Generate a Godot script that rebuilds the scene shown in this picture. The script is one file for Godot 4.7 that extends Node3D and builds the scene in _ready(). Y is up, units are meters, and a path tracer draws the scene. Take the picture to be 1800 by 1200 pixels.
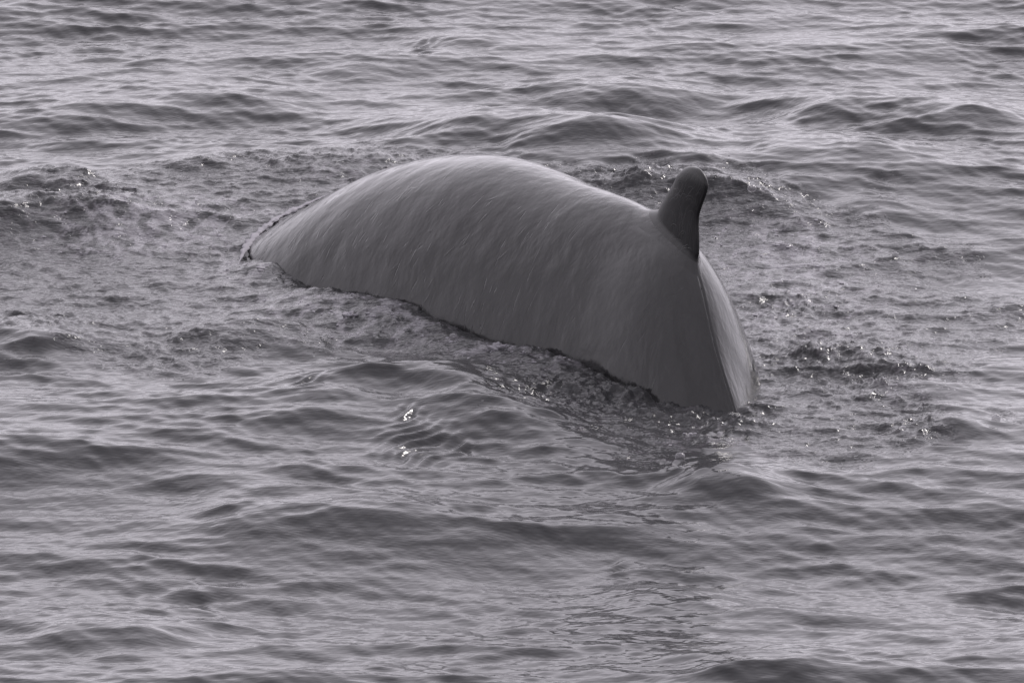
extends Node3D
# A whale's back and dorsal fin breaking a grey, choppy sea.

const X0 := -4.0          # finely meshed part of the sea
const Z0 := -10.8
const DX := 0.012
const DZ := 0.022
const NX := 667
const NZ := 828
const OUT := 104          # rings of ever larger cells from there to the horizon

var rng := RandomNumberGenerator.new()
var place_of := PackedVector3Array()   # where the fine grid of the sea lies, for what floats
var foam_of := PackedFloat32Array()


func _ready() -> void:
	rng.seed = 20417
	_camera_and_light()
	_sea()
	_whale()
	_foam()
	_bubbles()


# ------------------------------------------------------------------ camera, sky, sun
func _camera_and_light() -> void:
	var cam := Camera3D.new()
	cam.name = "camera"
	add_child(cam)
	cam.look_at_from_position(Vector3(0, 40.0 * sin(deg_to_rad(14.0)), 40.0 * cos(deg_to_rad(14.0))), Vector3.ZERO)
	cam.fov = rad_to_deg(2.0 * atan(0.05))
	cam.near = 0.5
	cam.far = 6000.0
	cam.current = true

	# high thin overcast: brightest round the veiled sun and on its side of the sky, duller opposite
	var sun_from := Vector3(0.46, 0.64, -0.62).normalized()
	var sw := 512
	var sh := 256
	var veil := FastNoiseLite.new()
	veil.seed = 77
	veil.frequency = 1.6
	veil.fractal_octaves = 4
	var pan := Image.create_empty(sw, sh, false, Image.FORMAT_RGBAF)
	var sun_flat := Vector2(0.22, -0.975)   # the cloud is thinnest on the sun's side
	for y in sh:
		var el := PI * (0.5 - (y + 0.5) / sh)
		for x in sw:
			var az := TAU * (x + 0.5) / sw
			var dir := Vector3(sin(az) * cos(el), sin(el), -cos(az) * cos(el))
			var side := 0.5 + 0.5 * (dir.x * sun_flat.x + dir.z * sun_flat.y)
			var l := 0.37 + 1.0 * pow(side, 4.0) + 0.5 * exp(-pow(dir.angle_to(sun_from) / 0.5, 2.0))
			var up := Vector2(dir.x, dir.z) / (absf(dir.y) + 0.25)
			l *= 1.0 + 0.22 * veil.get_noise_2d(up.x, up.y)
			pan.set_pixel(x, y, Color(l, l * 0.952, l * 1.042))
	var sm := PanoramaSkyMaterial.new()
	sm.panorama = ImageTexture.create_from_image(pan)
	var sky := Sky.new()
	sky.sky_material = sm
	var env := Environment.new()
	env.background_mode = Environment.BG_SKY
	env.sky = sky
	env.tonemap_mode = Environment.TONE_MAPPER_LINEAR
	env.tonemap_exposure = 1.18
	env.sdfgi_enabled = true
	env.ssao_enabled = true
	env.ssil_enabled = true
	var we := WorldEnvironment.new()
	we.name = "environment"
	we.environment = env
	add_child(we)

	var sun := DirectionalLight3D.new()   # a veiled sun, high beyond the whale
	sun.name = "sun"
	sun.light_color = Color(1.0, 0.975, 0.965)
	sun.light_energy = 0.28
	sun.light_angular_distance = 10.0
	sun.shadow_enabled = true
	add_child(sun)
	sun.look_at_from_position(sun_from, Vector3.ZERO)


# ------------------------------------------------------------------ helpers
func hermite(t: float, at: Array, col: int) -> float:
	var n := at.size()
	var k := 0
	while k < n - 2 and t >= at[k + 1][0]:
		k += 1
	var h: float = at[k + 1][0] - at[k][0]
	var u: float = (t - at[k][0]) / h
	var a: int = maxi(k - 1, 0)
	var b: int = mini(k + 2, n - 1)
	var m0: float = (at[k + 1][col] - at[a][col]) / (at[k + 1][0] - at[a][0])
	var m1: float = (at[b][col] - at[k][col]) / (at[b][0] - at[k][0])
	var u2 := u * u
	var u3 := u2 * u
	return (2 * u3 - 3 * u2 + 1) * at[k][col] + (u3 - 2 * u2 + u) * h * m0 + (3 * u2 - 2 * u3) * at[k + 1][col] + (u3 - u2) * h * m1


func node_of(mesh: Mesh, called: String, m: Material, parent: Node = self) -> MeshInstance3D:
	var o := MeshInstance3D.new()
	o.name = called
	o.mesh = mesh
	for s in mesh.get_surface_count():
		mesh.surface_set_material(s, m)
	parent.add_child(o, true)
	return o


func spectrum(count: int, longest: float, shortest: float, steep: float, spread: float, heading: float) -> Array:
	# random plane waves [kx, kz, amplitude, phase], heading 0 = towards +z
	var w := []
	for i in count:
		var f := (i + rng.randf()) / count
		var l: float = longest * pow(shortest / longest, f)
		var a := heading + rng.randfn(0.0, spread)
		var k := TAU / l
		w.append([k * sin(a), k * cos(a), steep / k * (0.5 + rng.randf()), rng.randf() * TAU])
	return w


func tile_of(nx: int, nz: int, w: Array) -> Array:
	# sum of waves that repeat over nx by nz fine cells: [height, x shift, z shift]
	var h := PackedFloat32Array()
	var sx := PackedFloat32Array()
	var sz := PackedFloat32Array()
	h.resize(nx * nz)
	sx.resize(nx * nz)
	sz.resize(nx * nz)
	var lx := nx * DX
	var lz := nz * DZ
	for q in w:
		var kx: float = roundf(q[0] * lx / TAU) * TAU / lx
		var kz: float = roundf(q[1] * lz / TAU) * TAU / lz
		var k := sqrt(kx * kx + kz * kz)
		if k < 1.0:
			continue
		var amp: float = q[2]
		var dirx := kx / k
		var dirz := kz / k
		var cx := PackedFloat32Array()
		var sn := PackedFloat32Array()
		for i in nx:
			cx.append(amp * cos(kx * i * DX))
			sn.append(amp * sin(kx * i * DX))
		var p := 0
		for j in nz:
			var c := cos(kz * j * DZ + q[3])
			var s := sin(kz * j * DZ + q[3])
			for i in nx:
				var a: float = cx[i]
				var b: float = sn[i]
				h[p] += a * c - b * s
				var d := a * s + b * c
				sx[p] -= dirx * d
				sz[p] -= dirz * d
				p += 1
	return [h, sx, sz]


func grown(values: PackedFloat32Array, w: int, h: int) -> PackedFloat32Array:
	var im := Image.create_from_data(w, h, false, Image.FORMAT_RF, values.to_byte_array())
	im.resize(NX, NZ, Image.INTERPOLATE_CUBIC)
	return im.get_data().to_float32_array()


# ------------------------------------------------------------------ the sea
func near_line(p: Vector2, pts: Array) -> Array:
	# [distance, side (+ towards +z), position along 0..1]
	var best := 1e9
	var side := 1.0
	var along := 0.0
	var n := pts.size() - 1
	for i in n:
		var a: Vector2 = pts[i]
		var b: Vector2 = pts[i + 1]
		var ab := b - a
		var t: float = clampf((p - a).dot(ab) / ab.length_squared(), 0.0, 1.0)
		var q := a + ab * t
		var d := p.distance_squared_to(q)
		if d < best:
			best = d
			side = p.y - q.y
			along = (i + t) / n
	return [sqrt(best), side, along]


func _sea() -> void:
	var crests := [
		[0.10, 0.30, 0.20, [Vector2(-1.38, -1.42), Vector2(-1.16, -1.05), Vector2(-0.68, -0.55), Vector2(-0.23, 0.22), Vector2(0.20, 0.70), Vector2(0.48, 1.27)]],  # near-side pile
		[0.07, 0.22, 0.30, [Vector2(-1.60, -1.73), Vector2(-1.25, -1.79)]],  # front shoulder
		[0.07, 0.16, 0.16, [Vector2(0.10, 0.42), Vector2(0.28, 0.42)]],  # hump by flank
		[0.12, 0.30, 0.45, [Vector2(-1.08, 1.75), Vector2(-0.81, 1.21), Vector2(-0.52, 1.04), Vector2(-0.32, 1.49), Vector2(-0.06, 2.03), Vector2(0.25, 2.60)]],  # bow crest
		[0.11, 0.22, 0.22, [Vector2(0.91, 3.54), Vector2(1.16, 3.29), Vector2(1.39, 3.73)]],  # peak
		[0.11, 0.50, 0.90, [Vector2(-1.71, 4.12), Vector2(-1.26, 3.96), Vector2(-0.84, 3.98), Vector2(-0.36, 4.36)]],  # front swell
		[0.12, 0.25, 0.35, [Vector2(-3.21, -3.86), Vector2(-2.96, -4.06), Vector2(-2.69, -3.81)]],  # rim
		[0.10, 0.30, 0.35, [Vector2(-3.42, -2.80), Vector2(-3.02, -3.23), Vector2(-2.62, -3.17), Vector2(-2.29, -2.96)]],  # rim
		[0.11, 0.30, 0.35, [Vector2(-3.14, -0.16), Vector2(-2.87, -0.04), Vector2(-2.61, 0.40)]],  # rim
		[0.13, 0.30, 0.30, [Vector2(0.51, -3.74), Vector2(1.02, -3.77), Vector2(1.45, -3.49), Vector2(1.86, -3.08)]],  # behind fin
		[0.07, 0.20, 0.30, [Vector2(2.01, -3.13), Vector2(2.30, -3.22), Vector2(2.38, -2.76)]],  # behind fin
		[0.08, 0.25, 0.30, [Vector2(1.58, 0.37), Vector2(1.98, 0.49), Vector2(2.28, 0.90)]],  # right churn
		[0.08, 0.20, 0.25, [Vector2(1.93, 1.35), Vector2(2.32, 1.30), Vector2(2.57, 1.48)]],  # right churn
		[0.07, 0.15, 0.20, [Vector2(2.16, 2.43), Vector2(2.40, 2.18), Vector2(2.51, 2.39)]],  # right churn
		[0.24, 0.70, 1.00, [Vector2(-0.60, -5.09), Vector2(-0.08, -5.68), Vector2(0.38, -5.26), Vector2(1.04, -4.68)]],  # far
		[0.14, 0.50, 0.80, [Vector2(0.12, -6.42), Vector2(0.81, -6.74), Vector2(1.15, -6.40)]],  # far
		[0.21, 0.60, 0.90, [Vector2(1.79, -5.99), Vector2(2.31, -6.40), Vector2(2.87, -6.16), Vector2(3.48, -5.66)]],  # far
		[0.11, 0.45, 0.60, [Vector2(1.55, -4.58), Vector2(2.05, -5.01), Vector2(2.58, -4.32)]],  # far
		[0.11, 0.50, 0.80, [Vector2(-3.52, -6.17), Vector2(-2.69, -6.36), Vector2(-2.09, -6.68), Vector2(-1.30, -6.16)]],  # far
		[0.10, 0.35, 0.70, [Vector2(-2.46, -4.27), Vector2(-1.78, -4.62), Vector2(-1.11, -4.53), Vector2(-0.52, -4.70)]],  # far
		[0.08, 0.20, 0.40, [Vector2(0.91, 7.17), Vector2(1.24, 6.99), Vector2(1.51, 7.15)]],  # near
		[0.10, 0.35, 0.50, [Vector2(-2.37, 6.31), Vector2(-2.02, 6.06), Vector2(-1.61, 6.33)]],  # near
		[0.06, 0.20, 0.25, [Vector2(-1.79, 0.22), Vector2(-1.55, -0.34), Vector2(-1.27, -0.06)]],  # left ripple
		[0.06, 0.30, 0.40, [Vector2(-1.22, -7.46), Vector2(-1.03, -7.62), Vector2(-0.83, -7.46)]],  # small
		[0.06, 0.30, 0.40, [Vector2(-0.52, -8.61), Vector2(-0.26, -8.91), Vector2(-0.08, -8.65)]],  # small
		[0.07, 0.30, 0.40, [Vector2(0.52, 5.40), Vector2(0.82, 5.21), Vector2(1.16, 5.40)]],  # right front
	]
	var churn := PackedVector2Array([Vector2(-3.83, -3.92), Vector2(-3.22, -4.49), Vector2(-2.23, -4.66), Vector2(-0.52, -5.01), Vector2(0.55, -4.29), Vector2(1.47, -4.09), Vector2(1.89, -3.84), Vector2(2.40, -3.11), Vector2(2.82, -2.33), Vector2(2.91, -0.56), Vector2(2.65, 0.27), Vector2(2.74, 1.78), Vector2(2.48, 2.40), Vector2(1.87, 2.76), Vector2(1.31, 2.58), Vector2(0.72, 2.58), Vector2(0.25, 2.22), Vector2(-0.06, 1.53), Vector2(-0.39, 0.74), Vector2(-0.86, 0.14), Vector2(-1.40, 0.00), Vector2(-1.80, 0.68), Vector2(-2.43, 0.54), Vector2(-2.92, 0.14), Vector2(-3.51, -0.14)])
	var foam_spots := [[-2.04, -2.95, 0.57, 0.69, 1.0], [-2.55, -2.64, 0.40, 0.55, 0.6], [-1.29, -0.84, 0.53, 0.55, 0.8], [-0.67, -0.28, 0.40, 0.55, 0.9], [-0.13, 0.41, 0.20, 0.34, 1.2], [1.69, -2.33, 0.43, 0.69, 1.1], [1.79, -1.28, 0.50, 0.69, 0.7], [1.52, -0.56, 0.20, 0.41, 0.5], [-1.57, -1.87, 0.27, 0.34, 0.7], [1.10, 2.46, 0.50, 0.41, 0.5], [2.26, 1.33, 0.33, 0.55, 0.4], [1.93, 0.00, 0.67, 0.55, 0.4], [-1.10, -4.09, 0.33, 0.41, 0.5], [0.26, 0.68, 0.20, 0.41, 0.6]]
	var rough_spots := [[0.17, 0.34, 0.23, 0.48, 1.6], [0.52, 1.20, 0.23, 0.48, 1.6], [1.02, 1.91, 0.47, 0.48, 1.6], [1.82, 0.34, 0.43, 0.55, 2.2], [2.20, 1.20, 0.37, 0.55, 1.5], [2.34, 2.15, 0.23, 0.34, 1.8], [0.84, -3.92, 0.37, 0.41, 1.8], [1.56, -3.76, 0.37, 0.41, 1.5], [-2.98, -4.29, 0.23, 0.25, 1.8], [-2.82, -3.43, 0.37, 0.34, 1.6], [-1.89, 0.27, 0.30, 0.34, 1.2], [-2.86, -0.42, 0.30, 0.41, 1.2], [0.19, 1.59, 0.20, 0.48, 1.6], [1.17, 3.12, 0.13, 0.28, 1.5], [-1.18, -1.72, 0.20, 0.34, 1.6], [-0.47, -0.70, 0.30, 0.34, 1.0], [1.64, -0.99, 0.30, 0.41, 1.5], [-1.33, -4.59, 0.67, 0.28, 0.8], [-1.03, -1.32, 0.20, 0.19, 1.8], [-0.72, -1.13, 0.20, 0.19, 1.8], [-0.20, -0.17, 0.17, 0.19, 1.6], [0.36, 0.30, 0.17, 0.25, 1.5], [0.63, 1.23, 0.13, 0.22, 1.5], [0.83, 1.54, 0.20, 0.17, 1.5]]
	var packets := [[-0.52, 2.55, 0.18, 0.34], [0.18, 1.29, 0.08, 0.20], [-1.16, 1.40, 0.08, 0.20], [0.90, 3.03, 0.10, 0.25], [-0.57, 2.06, 0.06, 0.15], [-0.28, 2.61, 0.05, 0.15], [0.56, 4.68, 0.05, 0.15], [-0.64, -8.54, 0.08, 0.30]]
	for c in crests:
		var box := Rect2(c[3][0], Vector2.ZERO)
		for q in c[3]:
			box = box.expand(q)
		c.append(box.grow(3.0 * maxf(c[1], c[2])))
	# ---- long waves, the wake's own crests, churned water and foam: on a coarse grid
	var cw := 141
	var ch := 300
	var gx := float(NX) / cw * DX
	var gz := float(NZ) / ch * DZ
	var long_waves := spectrum(14, 7.0, 1.6, 0.024, 0.35, 0.12) + spectrum(36, 1.6, 0.36, 0.019, 0.34, -0.05)
	var big := PackedFloat32Array()
	var bigx := PackedFloat32Array()
	var bigz := PackedFloat32Array()
	var wild := PackedFloat32Array()
	var froth := PackedFloat32Array()
	var harsh := PackedFloat32Array()
	var heaped := PackedFloat32Array()
	big.resize(cw * ch)
	bigx.resize(cw * ch)
	bigz.resize(cw * ch)
	wild.resize(cw * ch)
	froth.resize(cw * ch)
	harsh.resize(cw * ch)
	heaped.resize(cw * ch)
	for q in long_waves:
		var k := sqrt(q[0] * q[0] + q[1] * q[1])
		var dirx: float = q[0] / k
		var dirz: float = q[1] / k
		var p := 0
		for j in ch:
			var z := Z0 + (j + 0.5) * gz
			var zz: float = q[1] * z + q[3]
			for i in cw:
				var f: float = q[0] * (X0 + (i + 0.5) * gx) + zz
				var s: float = q[2] * sin(f)
				big[p] += q[2] * cos(f)
				bigx[p] -= dirx * s
				bigz[p] -= dirz * s
				p += 1
	var edge := FastNoiseLite.new()
	edge.seed = 5
	edge.frequency = 0.9
	edge.fractal_octaves = 4
	for j in ch:
		for i in cw:
			var p := j * cw + i
			var at := Vector2(X0 + (i + 0.5) * gx, Z0 + (j + 0.5) * gz)
			var add := 0.0
			for c in crests:
				var box: Rect2 = c[4]
				if not box.has_point(at):
					continue
				var r := near_line(at, c[3])
				var ends: float = smoothstep(0.0, 0.25, r[2]) * smoothstep(1.0, 0.75, r[2]) * 0.6 + 0.4
				var wid: float = c[1] if r[1] > 0.0 else c[2]
				var d: float = sqrt(r[0] * r[0] + 0.0025) - 0.05
				add = maxf(add, c[0] * ends * exp(-pow(d / wid, 1.35) * 1.2))
			var dist := 1e9
			for e in churn.size():
				var a := churn[e]
				var b := churn[(e + 1) % churn.size()]
				dist = minf(dist, at.distance_squared_to(Geometry2D.get_closest_point_to_segment(at, a, b)))
			dist = sqrt(dist) * (1.0 if Geometry2D.is_point_in_polygon(at, churn) else -1.0)
			var n := edge.get_noise_2d(at.x, at.y * 0.6)
			var m := smoothstep(-0.25, 0.35, dist + n * 0.7)
			wild[p] = m
			big[p] = big[p] * lerpf(1.0, 0.55, m)
			heaped[p] = add
			var fo := 0.0
			for s in foam_spots:
				var ex: float = (at.x - s[0]) / s[2]
				var ez: float = (at.y - s[1]) / s[3]
				fo += s[4] * exp(-ex * ex - ez * ez)
			froth[p] = fo
			var ro := 0.55
			for s in rough_spots:
				var ex: float = (at.x - s[0]) / s[2]
				var ez: float = (at.y - s[1]) / s[3]
				ro += s[4] * exp(-ex * ex - ez * ez)
			harsh[p] = minf(ro, 3.0)
	for turn in 3:      # round off the joints between crests
		var was := heaped.duplicate()
		for j in range(1, ch - 1):
			for i in range(1, cw - 1):
				var p := j * cw + i
				heaped[p] = was[p] * 0.4 + (was[p - 1] + was[p + 1] + was[p - cw] + was[p + cw]) * 0.15
	for p in cw * ch:
		big[p] += heaped[p]
	big = grown(big, cw, ch)
	bigx = grown(bigx, cw, ch)
	bigz = grown(bigz, cw, ch)
	wild = grown(wild, cw, ch)
	froth = grown(froth, cw, ch)
	harsh = grown(harsh, cw, ch)
	# ---- short waves in two tiles of unlike size
	var ta := tile_of(256, 230, spectrum(34, 0.55, 0.11, 0.021, 0.36, 0.12))
	var tb := tile_of(211, 149, spectrum(34, 0.45, 0.09, 0.021, 0.40, -0.18))
	var tah: PackedFloat32Array = ta[0]
	var tax: PackedFloat32Array = ta[1]
	var taz: PackedFloat32Array = ta[2]
	var tbh: PackedFloat32Array = tb[0]
	var tbx: PackedFloat32Array = tb[1]
	var tbz: PackedFloat32Array = tb[2]
	# ---- turbulence of the wake, groups of ripples, lace of foam
	var boil := FastNoiseLite.new()
	boil.seed = 11
	boil.noise_type = FastNoiseLite.TYPE_SIMPLEX_SMOOTH
	boil.frequency = 10.0
	boil.fractal_type = FastNoiseLite.FRACTAL_FBM
	boil.fractal_octaves = 5
	boil.fractal_gain = 0.62
	boil.domain_warp_enabled = true
	boil.domain_warp_amplitude = 0.12
	boil.domain_warp_frequency = 2.5
	var gust := FastNoiseLite.new()
	gust.seed = 23
	gust.frequency = 0.55
	gust.fractal_octaves = 3
	var lace := FastNoiseLite.new()
	lace.seed = 31
	lace.noise_type = FastNoiseLite.TYPE_SIMPLEX
	lace.frequency = 4.0
	lace.fractal_type = FastNoiseLite.FRACTAL_RIDGED
	lace.fractal_octaves = 5
	lace.domain_warp_enabled = true
	lace.domain_warp_amplitude = 0.3
	lace.domain_warp_frequency = 1.7

	# ---- grid lines: fine in the middle, wider and wider outwards
	var xs := PackedFloat32Array()
	var zs := PackedFloat32Array()
	for side in 2:
		var line := PackedFloat32Array()
		var n := NX if side == 0 else NZ
		var start := X0 if side == 0 else Z0
		var step := DX if side == 0 else DZ
		var g := 0.02
		var reach := 0.0
		var outer := []
		for k in OUT:
			reach += g
			g *= 1.06 if k < 84 else 1.38
			outer.append(reach)
		for k in OUT:
			line.append(start - outer[OUT - 1 - k])
		for k in n:
			line.append(start + k * step)
		for k in OUT:
			line.append(start + (n - 1) * step + outer[k])
		if side == 0:
			xs = line
		else:
			zs = line
	var w := NX + 2 * OUT
	var h := NZ + 2 * OUT
	var pos := PackedVector3Array()
	var col := PackedColorArray()
	var uv := PackedVector2Array()
	pos.resize(w * h)
	col.resize(w * h)
	var inside := PackedByteArray()
	inside.resize(w * h)
	uv.resize(w * h)
	place_of.resize(NX * NZ)
	foam_of.resize(NX * NZ)
	var deep := Color(0.066, 0.0633, 0.0695)
	var pale := Color(0.26, 0.252, 0.272)
	for j in h:
		var z := zs[j]
		var fj := clampi(j - OUT, 0, NZ - 1)
		var inz := j >= OUT and j < OUT + NZ
		var ra := (fj % 230) * 256
		var rb := (fj % 149) * 211
		for i in w:
			var x := xs[i]
			var p := j * w + i
			uv[p] = Vector2(x, z)
			if not inz or i < OUT or i >= OUT + NX:
				var y := 0.0
				var off := maxf(maxf(X0 - x, x - X0 - (NX - 1) * DX), maxf(Z0 - z, z - Z0 - (NZ - 1) * DZ))
				var step := maxf(0.02, off * 0.06)
				var far := exp(-off * 0.01)
				for q in (14 if step > 0.5 else 34):
					var lw: Array = long_waves[q]
					var fade: float = far if q < 14 else far / (1.0 + step * step * 25.0)
					y += lw[2] * cos(lw[0] * x + lw[1] * z + lw[3]) * fade
				if step < 0.3:
					var oi := posmod(roundi((x - X0) / DX), 256)
					var oj := posmod(roundi((z - Z0) / DZ), 230)
					var ui := posmod(roundi((x - X0) / DX), 211)
					var uj := posmod(roundi((z - Z0) / DZ), 149)
					y += (tah[oj * 256 + oi] + tbh[uj * 211 + ui]) * 0.95 / (1.0 + step * step * 200.0)
				pos[p] = Vector3(x, y, z)
				col[p] = deep
				continue
			var fi := i - OUT
			var f := fj * NX + fi
			var a := ra + fi % 256
			var b := rb + fi % 211
			var m := clampf(wild[f], 0.0, 1.0)
			var rip := lerpf(0.95 + 0.8 * gust.get_noise_2d(x, z * 0.7), 0.8, m)
			var y := big[f] + (tah[a] + tbh[b]) * rip
			var px := x + 0.9 * bigx[f] + 0.8 * rip * (tax[a] + tbx[b])
			var pz := z + 0.9 * bigz[f] + 0.8 * rip * (taz[a] + tbz[b])
			for k in packets:      # small packets of steep capillary ripples
				var ex: float = (x - k[0]) / k[2]
				var ez: float = (z - k[1]) / k[3]
				if absf(ex) < 2.2 and absf(ez) < 2.2:
					y += 0.012 * exp(-ex * ex - ez * ez) * sin(52.0 * x + 44.0 * z + 3.0 * sin(9.0 * x - 7.0 * z))
			var fo := 0.0
			if m > 0.01:
				inside[p] = 1 if m + 0.5 * lace.get_noise_2d(x * 6.0, z * 3.0) > 0.5 else 0
				var t := boil.get_noise_2d(x * 0.62, z * 0.62)
				y += m * (t * 0.017 * harsh[f] * (1.0 + 0.5 * gust.get_noise_2d(x * 2.0 + 9.0, z * 2.0)) + absf(t) * 0.006 + 0.018 * gust.get_noise_2d(x * 5.0, z * 4.0))
				var l := lace.get_noise_2d(x * 0.8, z * 0.55) * 0.5 + 0.5
				fo = clampf((l - 0.74 + 0.34 * minf(froth[f], 1.3)) * 4.0, 0.0, 1.0) * m * clampf(froth[f] * 1.3 + 0.12, 0.0, 1.0)
			pos[p] = Vector3(px, y, pz)
			place_of[f] = pos[p]
			foam_of[f] = fo
			col[p] = deep.lerp(pale, fo)
	var nor := PackedVector3Array()
	nor.resize(w * h)
	for j in h:
		var up := maxi(j - 1, 0) * w
		var dn := mini(j + 1, h - 1) * w
		for i in w:
			nor[j * w + i] = (pos[dn + i] - pos[up + i]).cross(pos[j * w + mini(i + 1, w - 1)] - pos[j * w + maxi(i - 1, 0)]).normalized()
	var ind := PackedInt32Array()
	var ind_wild := PackedInt32Array()
	ind.resize((w - 1) * (h - 1) * 6)
	ind_wild.resize((w - 1) * (h - 1) * 6)
	var c := 0
	var cwild := 0
	for j in h - 1:
		for i in w - 1:
			var p := j * w + i
			if inside[p]:
				ind_wild[cwild] = p
				ind_wild[cwild + 1] = p + 1
				ind_wild[cwild + 2] = p + w
				ind_wild[cwild + 3] = p + 1
				ind_wild[cwild + 4] = p + w + 1
				ind_wild[cwild + 5] = p + w
				cwild += 6
				continue
			ind[c] = p
			ind[c + 1] = p + 1
			ind[c + 2] = p + w
			ind[c + 3] = p + 1
			ind[c + 4] = p + w + 1
			ind[c + 5] = p + w
			c += 6
	ind.resize(c)
	ind_wild.resize(cwild)
	var arr := []
	arr.resize(Mesh.ARRAY_MAX)
	arr[Mesh.ARRAY_VERTEX] = pos
	arr[Mesh.ARRAY_NORMAL] = nor
	arr[Mesh.ARRAY_COLOR] = col
	arr[Mesh.ARRAY_TEX_UV] = uv
	arr[Mesh.ARRAY_INDEX] = ind
	var mesh := ArrayMesh.new()
	mesh.add_surface_from_arrays(Mesh.PRIMITIVE_TRIANGLES, arr)
	arr[Mesh.ARRAY_INDEX] = ind_wild
	mesh.add_surface_from_arrays(Mesh.PRIMITIVE_TRIANGLES, arr)
	var m := StandardMaterial3D.new()
	m.resource_name = "sea_water"
	m.vertex_color_use_as_albedo = true
	m.roughness = 0.13
	m.metallic_specular = 0.36
	m.normal_enabled = true
	m.normal_texture = ripple_normals()
	m.normal_scale = 1.0
	m.uv1_scale = Vector3(1.0 / 1.1, 1.0 / 1.1, 1.0)
	var o := node_of(mesh, "sea", m)
	var mw: StandardMaterial3D = m.duplicate()      # the same water, wrinkled finely by the wake
	mw.resource_name = "churned_water"
	mw.normal_texture = wrinkle_normals()
	mw.uv1_scale = Vector3(0.5, 0.9, 1.0)
	mesh.surface_set_material(1, mw)
	o.set_meta("kind", "structure")
	o.set_meta("label", "grey rippled sea surface churned up round the whale")
	o.set_meta("category", "water")


func wrinkle_normals() -> ImageTexture:
	var n := FastNoiseLite.new()
	n.seed = 61
	n.noise_type = FastNoiseLite.TYPE_SIMPLEX_SMOOTH
	n.frequency = 0.016
	n.fractal_octaves = 4
	n.fractal_gain = 0.6
	n.domain_warp_enabled = true
	n.domain_warp_amplitude = 18.0
	n.domain_warp_frequency = 0.02
	var im := n.get_seamless_image(512, 512)
	im.convert(Image.FORMAT_RGBA8)
	im.bump_map_to_normal_map(4.5)
	return ImageTexture.create_from_image(im)


func ripple_normals() -> ImageTexture:
	# capillary ripples, 1.1 m a side, as a normal map
	var n := 320
	var sx := PackedFloat32Array()
	var sz := PackedFloat32Array()
	sx.resize(n * n)
	sz.resize(n * n)
	for q in 26:
		var l: float = 0.13 * pow(0.02 / 0.13, (q + rng.randf()) / 26.0)
		var a := rng.randfn(0.0, 0.6)
		var kx: float = roundf(sin(a) * 1.1 / l)
		var kz: float = roundf(cos(a) * 1.1 / l)
		var kk := maxf(sqrt(kx * kx + kz * kz), 0.01)
		var ph := rng.randf() * TAU
		var p := 0
		for j in n:
			var zz := kz * TAU * j / n + ph
			for i in n:
				var s := 0.012 * sin(kx * TAU * i / n + zz)
				sx[p] += s * kx / kk
				sz[p] += s * kz / kk
				p += 1
	var im := Image.create_empty(n, n, false, Image.FORMAT_RGB8)
	for j in n:
		for i in n:
			var v := Vector3(sx[j * n + i], -sz[j * n + i], 1.0).normalized() * 0.5 + Vector3(0.5, 0.5, 0.5)
			im.set_pixel(i, j, Color(v.x, v.y, v.z))
	return ImageTexture.create_from_image(im)


# ------------------------------------------------------------------ the whale
# stations along the back: [distance, x, z, ridge height, middle height, half width, roundness]
var stations := [
	[-4.000,-2.099,-4.595,-0.969,-1.621,1.179,2.261],
	[-3.000,-1.600,-3.754,-0.406,-1.181,1.100,2.226],
	[-2.000,-1.098,-2.912,0.143,-0.768,1.017,2.188],
	[-1.000,-0.607,-2.055,0.618,-0.511,0.921,2.114],
	[0.000,-0.107,-1.163,0.852,-0.358,0.819,1.979],
	[1.000,0.368,-0.299,0.880,-0.348,0.722,1.799],
	[1.900,0.771,0.468,0.897,-0.439,0.600,1.65],
	[2.400,1.013,1.070,0.783,-0.492,0.500,1.58],
	[2.900,1.163,1.545,0.293,-0.803,0.430,1.50],
	[3.500,1.399,2.003,-0.384,-1.351,0.335,1.48],
	[4.200,1.644,2.461,-1.060,-1.959,0.214,1.384],
]


func axis_side(d: float) -> Vector2:
	var a := Vector2(hermite(d - 0.08, stations, 1), hermite(d - 0.08, stations, 2))
	var b := Vector2(hermite(d + 0.08, stations, 1), hermite(d + 0.08, stations, 2))
	var t := (b - a).normalized()
	return Vector2(-t.y, t.x)


func skin_at(d: float, turn: float) -> Vector3:
	# turn 0 = ridge of the back, +90 degrees = the flank on the tail's left
	var side := axis_side(d)
	var yr := hermite(d, stations, 3)
	var yc := hermite(d, stations, 4)
	var half := hermite(d, stations, 5)
	var n := hermite(d, stations, 6)
	var low := absf(turn) > PI / 2
	if low:
		n = 2.0
	var s := sin(turn)
	var c := cos(turn)
	var u := signf(s) * pow(absf(s), 2.0 / n)
	var v := signf(c) * pow(absf(c), 2.0 / n)
	var b := (yr - yc) if not low else minf(yr - yc, 0.95)
	return Vector3(hermite(d, stations, 1) + side.x * half * u, yc + b * v, hermite(d, stations, 2) + side.y * half * u)


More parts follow.
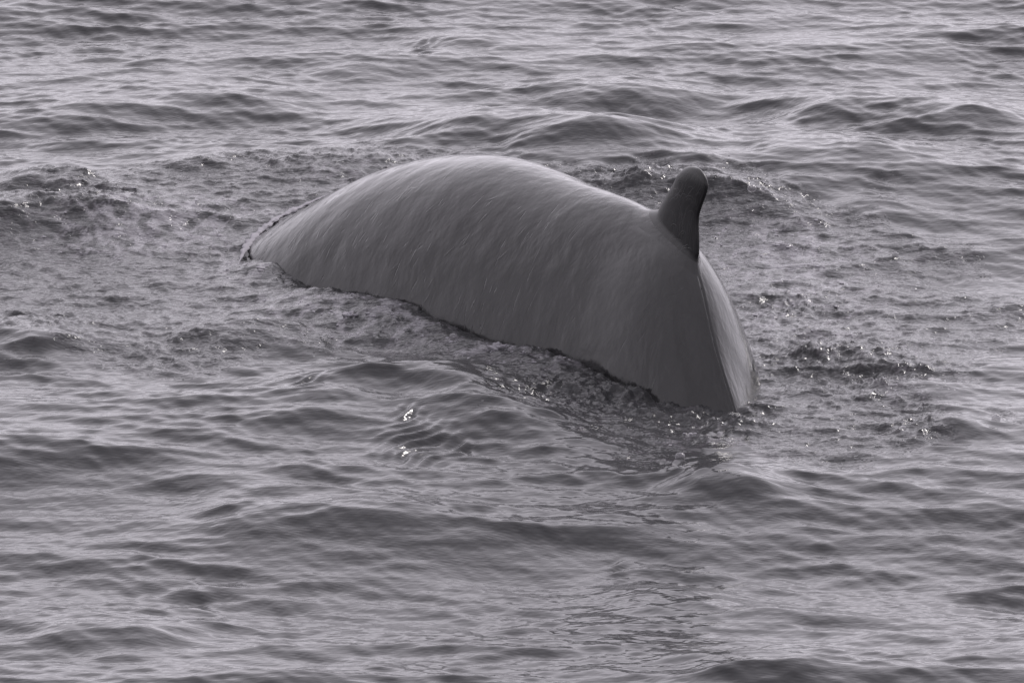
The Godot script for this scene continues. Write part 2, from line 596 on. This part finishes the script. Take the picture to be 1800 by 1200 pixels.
func grid_mesh(pos: PackedVector3Array, uv: PackedVector2Array, w: int, h: int, flip := false) -> ArrayMesh:
	# w by h points (w around, h along), normals from the grid; around is closed when first and last columns coincide
	var nor := PackedVector3Array()
	nor.resize(w * h)
	var closed := pos[0].distance_to(pos[w - 1]) < 1e-5 and pos[(h / 2) * w].distance_to(pos[(h / 2) * w + w - 1]) < 1e-5
	for j in h:
		for i in w:
			var l := i - 1
			var r := i + 1
			if closed:
				l = (i - 1 + w - 1) % (w - 1)
				r = (i + 1) % (w - 1)
			else:
				l = maxi(l, 0)
				r = mini(r, w - 1)
			var v := (pos[mini(j + 1, h - 1) * w + i] - pos[maxi(j - 1, 0) * w + i]).cross(pos[j * w + r] - pos[j * w + l])
			nor[j * w + i] = (-v if flip else v).normalized()
	var ind := PackedInt32Array()
	for j in h - 1:
		for i in w - 1:
			var p := j * w + i
			if flip:
				ind.append_array([p, p + w, p + 1, p + 1, p + w, p + w + 1])
			else:
				ind.append_array([p, p + 1, p + w, p + 1, p + w + 1, p + w])
	var arr := []
	arr.resize(Mesh.ARRAY_MAX)
	arr[Mesh.ARRAY_VERTEX] = pos
	arr[Mesh.ARRAY_NORMAL] = nor
	arr[Mesh.ARRAY_TEX_UV] = uv
	arr[Mesh.ARRAY_INDEX] = ind
	var mesh := ArrayMesh.new()
	mesh.add_surface_from_arrays(Mesh.PRIMITIVE_TRIANGLES, arr)
	return mesh


func _whale() -> void:
	var root := Node3D.new()
	root.name = "whale"
	add_child(root)
	root.set_meta("label", "arched grey whale back with hooked dorsal fin diving through the sea")
	root.set_meta("category", "whale")
	# ---- body
	var w := 241
	var h := 330
	var pos := PackedVector3Array()
	var uv := PackedVector2Array()
	var soft := FastNoiseLite.new()
	soft.seed = 3
	soft.frequency = 1.1
	soft.fractal_octaves = 3
	for j in h:
		var t := float(j) / (h - 1)
		var d := lerpf(-4.0, 4.2, t)
		var shut := 1.0
		if j == 0 or j == h - 1:
			shut = 0.0
		var mid := Vector3(hermite(d, stations, 1), hermite(d, stations, 4), hermite(d, stations, 2))
		for i in w:
			var a := lerpf(-PI, PI, float(i) / (w - 1))
			var q := skin_at(d, a)
			var out := (q - mid).normalized()
			var k: int = i if i < w - 1 else 0
			var ka := lerpf(-PI, PI, float(k) / (w - 1))
			q += out * 0.006 * soft.get_noise_3d(d * 1.6, sin(ka) * 1.2, cos(ka) * 1.2)
			if absf(a) < 0.12:      # the thin seam along the keel of the tail stock
				var seam := smoothstep(2.45, 2.6, d)
				q += out * seam * (-0.010 * exp(-pow(a / 0.02, 2.0)) + 0.004 * exp(-pow((absf(a) - 0.06) / 0.025, 2.0)))
			if shut == 0.0:
				q = mid
			pos.append(q)
			uv.append(Vector2(t, float(i) / (w - 1)))
	var shape := grid_mesh(pos, uv, w, h)
	_fin(root, shape)
	var body := node_of(shape, "body", skin_material(), root)
	body.set_meta("label", "smooth wet mid-grey back and flank with fine scratches")


func skin_normal(d: float, turn: float) -> Vector3:
	var e := 0.01
	var s := turn if absf(turn) > 0.03 else (0.03 if turn >= 0.0 else -0.03)
	return (skin_at(d + e, s) - skin_at(d - e, s)).cross(skin_at(d, s + e) - skin_at(d, s - e)).normalized()


func _fin(root: Node3D, body: ArrayMesh) -> void:
	# an upright blade; its foot flares out over the back and is part of the body's skin
	var front := skin_at(1.84, 0.0)
	var along := skin_at(2.40, 0.0) - front
	along.y = 0.0
	along = along.normalized()
	var near := Vector3(-along.z, 0.0, along.x)
	# outline: [level, leading edge a, leading h, trailing a, trailing h, half thickness], metres from the fin's front foot
	var cut := [
		[0.0, 0.20, -0.08, 0.82, -0.27, 0.060],
		[0.2, 0.32, 0.080, 0.825, -0.06, 0.050],
		[0.4, 0.42, 0.175, 0.82, 0.10, 0.044],
		[0.6, 0.505, 0.250, 0.862, 0.185, 0.041],
		[0.8, 0.57, 0.318, 0.925, 0.270, 0.044],
		[0.9, 0.612, 0.335, 0.938, 0.300, 0.040],
	]
	var w := 97
	var foot := 18
	var up := 60
	var cap := 20
	var h := foot + up + cap
	var pos := PackedVector3Array()
	var uv := PackedVector2Array()
	var skin_uv := PackedVector2Array()
	pos.resize(w * h)
	uv.resize(w * h)
	skin_uv.resize(w * (foot + 1))
	for i in w:
		var a := TAU * (i % (w - 1)) / (w - 1)
		var chord := 0.5 - 0.5 * cos(a)
		var sgn := signf(sin(a)) if absf(sin(a)) > 1e-6 else 0.0
		var prof := pow(absf(sin(a)), 0.75) * (0.62 + 0.55 * (1.0 - chord)) * sgn
		var blade := func(l: float) -> Vector3:
			var lead := Vector2(hermite(l, cut, 1), hermite(l, cut, 2))
			var trail := Vector2(hermite(l, cut, 3), hermite(l, cut, 4))
			var q := lead.lerp(trail, chord)
			return front + along * q.x + Vector3.UP * q.y + near * prof * hermite(l, cut, 5)
		var l0 := 0.16
		var top: Vector3 = blade.call(l0)
		var base := skin_at(2.16 - 0.43 * cos(a), 0.46 * sin(a))
		var mid: Vector3 = skin_at(2.19 - 0.27 * cos(a), 0.17 * sin(a))
		var lift: Vector3 = blade.call(l0 - 0.08)
		mid = mid.lerp(lift, 0.12)
		for j in foot:
			var t := float(j) / foot
			var q := base.lerp(mid, t).lerp(mid.lerp(top, t), t)
			pos[j * w + i] = q - Vector3.UP * 0.004 * (1.0 - t)
		for j in up:
			pos[(foot + j) * w + i] = blade.call(lerpf(l0, 0.86, float(j) / (up - 1)))
		var rim: Vector3 = blade.call(0.86)
		var core := front + along * 0.5 * (hermite(0.86, cut, 1) + hermite(0.86, cut, 3)) + Vector3.UP * 0.5 * (hermite(0.86, cut, 2) + hermite(0.86, cut, 4))
		for j in cap:
			var t := PI / 2 * float(j + 1) / cap
			pos[(foot + up + j) * w + i] = core + (rim - core) * cos(t) + (along * 0.072 + Vector3.UP * 0.090) * sin(t)
		for j in h:
			if j <= foot:
				var t := float(j) / foot
				skin_uv[j * w + i] = Vector2((2.16 - lerpf(0.43, 0.2, t) * cos(a) + 4.0) / 8.2, 0.5 + lerpf(0.46, 0.1, t) * sin(a) / TAU)
			uv[j * w + i] = Vector2(float(i) / (w - 1) * 2.0, float(j) / h)
	for turn in 14:      # soften the meeting of blade and tip
		for j in range(foot + 34, h - 2):
			for i in w:
				pos[j * w + i] = pos[j * w + i] * 0.5 + (pos[(j - 1) * w + i] + pos[(j + 1) * w + i]) * 0.25
	var whole := grid_mesh(pos, uv, w, h, true).surface_get_arrays(0)
	var nor: PackedVector3Array = whole[Mesh.ARRAY_NORMAL]
	var ind: PackedInt32Array = whole[Mesh.ARRAY_INDEX]
	for i in w:
		var a := TAU * (i % (w - 1)) / (w - 1)
		var nb := skin_normal(2.16 - 0.43 * cos(a), 0.46 * sin(a))
		if nb.dot(nor[i]) < 0.0:
			nb = -nb
		for j in 5:
			nor[j * w + i] = nb.lerp(nor[j * w + i], j / 5.0).normalized()
	var root_row := 12
	var cut_at := root_row * (w - 1) * 6
	var low := []
	low.resize(Mesh.ARRAY_MAX)
	low[Mesh.ARRAY_VERTEX] = pos.slice(0, w * (root_row + 1))
	low[Mesh.ARRAY_NORMAL] = nor.slice(0, w * (root_row + 1))
	low[Mesh.ARRAY_TEX_UV] = skin_uv.slice(0, w * (root_row + 1))
	low[Mesh.ARRAY_INDEX] = ind.slice(0, cut_at)
	body.add_surface_from_arrays(Mesh.PRIMITIVE_TRIANGLES, low)
	var high := []
	high.resize(Mesh.ARRAY_MAX)
	high[Mesh.ARRAY_VERTEX] = pos.slice(w * root_row)
	high[Mesh.ARRAY_NORMAL] = nor.slice(w * root_row)
	high[Mesh.ARRAY_TEX_UV] = uv.slice(w * root_row)
	var top_ind := ind.slice(cut_at)
	for k in top_ind.size():
		top_ind[k] -= w * root_row
	high[Mesh.ARRAY_INDEX] = top_ind
	var blade_mesh := ArrayMesh.new()
	blade_mesh.add_surface_from_arrays(Mesh.PRIMITIVE_TRIANGLES, high)
	var fin := node_of(blade_mesh, "dorsal_fin", fin_material(), root)
	fin.set_meta("label", "dark upright dorsal fin with rounded tip and vertical scratches")


func strokes(n: int, left: int, wide: int, high: int, lmin: float, lmax: float, dir: float, spread: float, im: Image, lo: float, hi: float) -> void:
	var patch := FastNoiseLite.new()      # marks gather in some places and leave others bare
	patch.seed = n
	patch.frequency = 0.008
	for k in n:
		var x := left + rng.randf() * (wide - left)
		var y := rng.randf() * high
		if patch.get_noise_2d(x, y) < rng.randf_range(-0.15, 0.25):
			continue
		var a := dir + rng.randfn(0.0, spread)
		var bend := rng.randfn(0.0, 0.022)
		var l := int(rng.randf_range(lmin, lmax))
		var v := rng.randf_range(lo, hi)
		for s in l:
			x += cos(a)
			y += sin(a)
			a += bend
			var e := sin(PI * s / l)
			var ix := posmod(int(x), im.get_width())
			var iy := posmod(int(y), high)
			var o := im.get_pixel(ix, iy).r
			im.set_pixel(ix, iy, Color(o + v * e, 0, 0))
			im.set_pixel(ix, (iy + 1) % high, Color(im.get_pixel(ix, (iy + 1) % high).r + v * e * 0.6, 0, 0))


func skin_material() -> StandardMaterial3D:
	var wide := 2048
	var high := 1024
	var im := Image.create_empty(wide, high, false, Image.FORMAT_RF)
	im.fill(Color(0.5, 0, 0))
	# scratches and thin runs of water across the skin; the flank towards the tail's left is the lower half
	strokes(4200, 420, 1330, high, 4, 24, 2.05, 0.5, im, -0.22, 0.22)
	strokes(260, 420, 1250, high, 30, 90, 2.0, 0.22, im, -0.12, 0.16)
	strokes(1500, 1200, wide, high, 6, 34, 1.85, 0.35, im, -0.09, 0.10)
	strokes(900, 0, wide, high, 4, 16, 1.2, 1.2, im, -0.14, 0.10)
	var cloud := FastNoiseLite.new()
	cloud.seed = 8
	cloud.frequency = 0.012
	cloud.fractal_octaves = 5
	var grain := FastNoiseLite.new()
	grain.seed = 9
	grain.frequency = 0.09
	grain.fractal_octaves = 3
	for y in high:
		for x in wide:
			im.set_pixel(x, y, Color(im.get_pixel(x, y).r + 0.03 * grain.get_noise_2d(x * 1.1, y * 0.9) + 0.4 * cloud.get_noise_2d(x * 1.2, y * 1.6), 0, 0))
	var tint := Image.create_empty(wide, high, false, Image.FORMAT_RGB8)
	var wet := Image.create_empty(wide / 4, high / 4, false, Image.FORMAT_L8)
	for y in high / 4:
		for x in wide / 4:
			var f := 0.18 + 0.12 * cloud.get_noise_2d(x * 4.0 + y * 1.5 + 500.0, y * 2.0 - x * 0.7) + 0.05 * grain.get_noise_2d(x * 1.6 + y * 0.5, y * 0.5)
			wet.set_pixel(x, y, Color(f, f, f))
	for y in high:
		for x in wide:
			var r := clampf(im.get_pixel(x, y).r - 0.5, -0.3, 0.3)
			var n := cloud.get_noise_2d(x * 0.5, y) * 0.28 + grain.get_noise_2d(x * 0.6, y) * 0.16
			var v := clampf(0.033 * (1.0 + n + r * 0.5), 0.02, 0.4)
			tint.set_pixel(x, y, Color(v, v * 0.975, v * 1.03).linear_to_srgb())
	var m := StandardMaterial3D.new()
	m.resource_name = "whale_skin"
	m.albedo_texture = ImageTexture.create_from_image(tint)
	m.roughness = 1.0
	m.roughness_texture = ImageTexture.create_from_image(wet)
	m.metallic_specular = 0.70
	m.heightmap_enabled = true
	m.heightmap_texture = ImageTexture.create_from_image(im)
	m.heightmap_scale = 0.9
	return m


func fin_material() -> StandardMaterial3D:
	var wide := 512
	var high := 512
	var im := Image.create_empty(wide, high, false, Image.FORMAT_RF)
	im.fill(Color(0.5, 0, 0))
	strokes(500, 0, wide, high, 20, 160, PI / 2, 0.10, im, -0.16, 0.2)
	var grain := FastNoiseLite.new()
	grain.seed = 19
	grain.frequency = 0.03
	grain.fractal_octaves = 4
	var tint := Image.create_empty(wide, high, false, Image.FORMAT_RGB8)
	for y in high:
		for x in wide:
			var r := im.get_pixel(x, y).r - 0.5
			var v := clampf(0.024 * (1.0 + grain.get_noise_2d(x, y * 0.3) * 0.7 + r * 4.0), 0.008, 0.3)
			tint.set_pixel(x, y, Color(v, v * 0.975, v * 1.03).linear_to_srgb())
	var m := StandardMaterial3D.new()
	m.resource_name = "fin_skin"
	m.albedo_texture = ImageTexture.create_from_image(tint)
	m.roughness = 0.32
	m.metallic_specular = 0.62
	m.heightmap_enabled = true
	m.heightmap_texture = ImageTexture.create_from_image(im)
	m.heightmap_scale = 0.8
	return m


# ------------------------------------------------------------------ foam and bubbles
func sea_level(x: float, z: float) -> float:
	var i := clampi(roundi((x - X0) / DX), 0, NX - 1)
	var j := clampi(roundi((z - Z0) / DZ), 0, NZ - 1)
	return place_of[j * NX + i].y


func lump(seed_of: int, rings: int, segs: int, rough: float) -> ArrayMesh:
	# an uneven, flattened clot
	var n := FastNoiseLite.new()
	n.seed = seed_of
	n.frequency = 1.4
	n.fractal_octaves = 3
	var st := SurfaceTool.new()
	st.begin(Mesh.PRIMITIVE_TRIANGLES)
	for j in rings + 1:
		for i in segs:
			var a := TAU * i / segs
			var b := PI * j / rings
			var v := Vector3(sin(b) * cos(a), cos(b), sin(b) * sin(a))
			st.add_vertex(v * (1.0 + rough * n.get_noise_3d(v.x, v.y, v.z)) * Vector3(1, 0.55, 1))
	for j in rings:
		for i in segs:
			var p := j * segs + i
			var q := j * segs + (i + 1) % segs
			for k in [p, p + segs, q, q, p + segs, q + segs]:
				st.add_index(k)
	st.generate_normals()
	return st.commit()


func foam_material() -> StandardMaterial3D:
	var m := StandardMaterial3D.new()
	m.resource_name = "sea_foam"
	m.albedo_color = Color(0.70, 0.69, 0.715)
	m.roughness = 0.75
	m.metallic_specular = 0.4
	return m


func _foam() -> void:
	# flecks of froth floating where the wake is white, and along the body's front edge
	var at := []
	while at.size() < 2600:
		var i := rng.randi_range(0, NX - 1)
		var j := rng.randi_range(0, NZ - 1)
		if rng.randf() < foam_of[j * NX + i] * 0.9:
			at.append(place_of[j * NX + i] - Vector3(0, 0.003, 0))
	var mm := MultiMesh.new()
	mm.transform_format = MultiMesh.TRANSFORM_3D
	mm.mesh = lump(4, 5, 8, 0.5)
	mm.instance_count = at.size()
	for k in at.size():
		var r := 0.0035 + 0.008 * pow(rng.randf(), 3.0)
		var b := Basis(Vector3.UP, rng.randf() * TAU).scaled(Vector3(r * rng.randf_range(0.8, 1.8), r * 0.8, r * rng.randf_range(0.8, 1.8)))
		mm.set_instance_transform(k, Transform3D(b, at[k]))
	mm.mesh.surface_set_material(0, foam_material())
	var o := MultiMeshInstance3D.new()
	o.name = "foam_flecks"
	o.multimesh = mm
	add_child(o)
	o.set_meta("kind", "stuff")
	o.set_meta("label", "pale flecks of froth scattered over the churned wake")
	o.set_meta("category", "foam")

	# the roll of foam that the body pushes up where the back enters the water
	var line := [Vector2(-1.64, -2.06), Vector2(-1.60, -2.43), Vector2(-1.53, -2.79), Vector2(-1.43, -3.08), Vector2(-1.33, -3.29), Vector2(-1.23, -3.43), Vector2(-1.09, -3.63)]
	var curve := Curve3D.new()
	for p in line:
		curve.add_point(Vector3(p.x - 0.05, sea_level(p.x - 0.05, p.y) + 0.006, p.y))
	var n := FastNoiseLite.new()
	n.seed = 12
	n.frequency = 7.0
	n.fractal_octaves = 4
	var w := 25
	var h := 150
	var pos := PackedVector3Array()
	var uv := PackedVector2Array()
	for j in h:
		var t := float(j) / (h - 1)
		var c := curve.sample_baked(curve.get_baked_length() * t, true)
		var c2 := curve.sample_baked(curve.get_baked_length() * minf(t + 0.02, 1.0), true)
		var c1 := curve.sample_baked(curve.get_baked_length() * maxf(t - 0.02, 0.0), true)
		var dir := (c2 - c1).normalized()
		var out := dir.cross(Vector3.UP).normalized()
		var r := lerpf(0.015, 0.008, t) * (0.95 + 0.6 * n.get_noise_1d(t * 1.2)) * smoothstep(0.0, 0.25, t) * smoothstep(1.0, 0.8, t) + 0.0005
		for i in w:
			var a := TAU * (i % (w - 1)) / (w - 1)
			var v := out * cos(a) * 1.9 + Vector3.UP * sin(a)
			var q := c + v * r
			q += v * r * 1.0 * n.get_noise_3d(q.x * 2.5, q.y * 2.5, q.z * 1.6)
			pos.append(q)
			uv.append(Vector2(i, j))
	var roll := node_of(grid_mesh(pos, uv, w, h), "foam_roll", foam_material())
	roll.set_meta("label", "thin white roll of foam where the whale's back enters the water")
	roll.set_meta("category", "foam")


func _bubbles() -> void:
	# thin-walled domes of water and clots of froth that ride on the wake
	var glass := StandardMaterial3D.new()
	glass.resource_name = "bubble_film"
	glass.albedo_color = Color(0.75, 0.74, 0.76, 0.30)
	glass.transparency = BaseMaterial3D.TRANSPARENCY_ALPHA
	glass.roughness = 0.12
	var says := [
		[-0.34, 0.20, 0.026, "round clear bubble on the foam beside the whale's flank"],
		[0.92, 2.71, 0.028, "low clear bubble on the wake below the whale's tail"],
		[2.70, 2.01, 0.026, "lone clear bubble at the smooth outer edge of the wake"],
		[1.52, -3.36, 0.030, "clear bubble on the rough crest behind the dorsal fin"],
		[2.37, -2.23, 0.022, "small clear bubble on the pale froth beyond the fin"],
	]
	for s in says:
		var st := SphereMesh.new()
		st.radius = s[2]
		st.height = s[2] * 1.7
		st.radial_segments = 32
		st.rings = 16
		var o := node_of(st, "bubble", glass)
		o.position = Vector3(s[0], sea_level(s[0], s[1]) + s[2] * 0.35, s[1])
		o.set_meta("label", s[3])
		o.set_meta("category", "bubble")
		o.set_meta("group", "bubbles riding on the wake")
	var clots := [
		[-0.95, -0.43, 0.050, "white clot of froth on the water beside the whale's flank"],
		[-0.08, 0.52, 0.060, "largest white clot of froth against the whale's flank"],
		[0.06, 0.66, 0.035, "small clot of froth next to the rough hump by the flank"],
	]
	for k in clots.size():
		var s = clots[k]
		var o := node_of(lump(40 + k, 24, 36, 0.9), "froth_clot", foam_material())
		o.scale = Vector3.ONE * s[2]
		o.position = Vector3(s[0], sea_level(s[0], s[1]) - s[2] * 0.3, s[1])
		o.set_meta("label", s[3])
		o.set_meta("category", "foam")
		o.set_meta("group", "clots of froth on the wake")
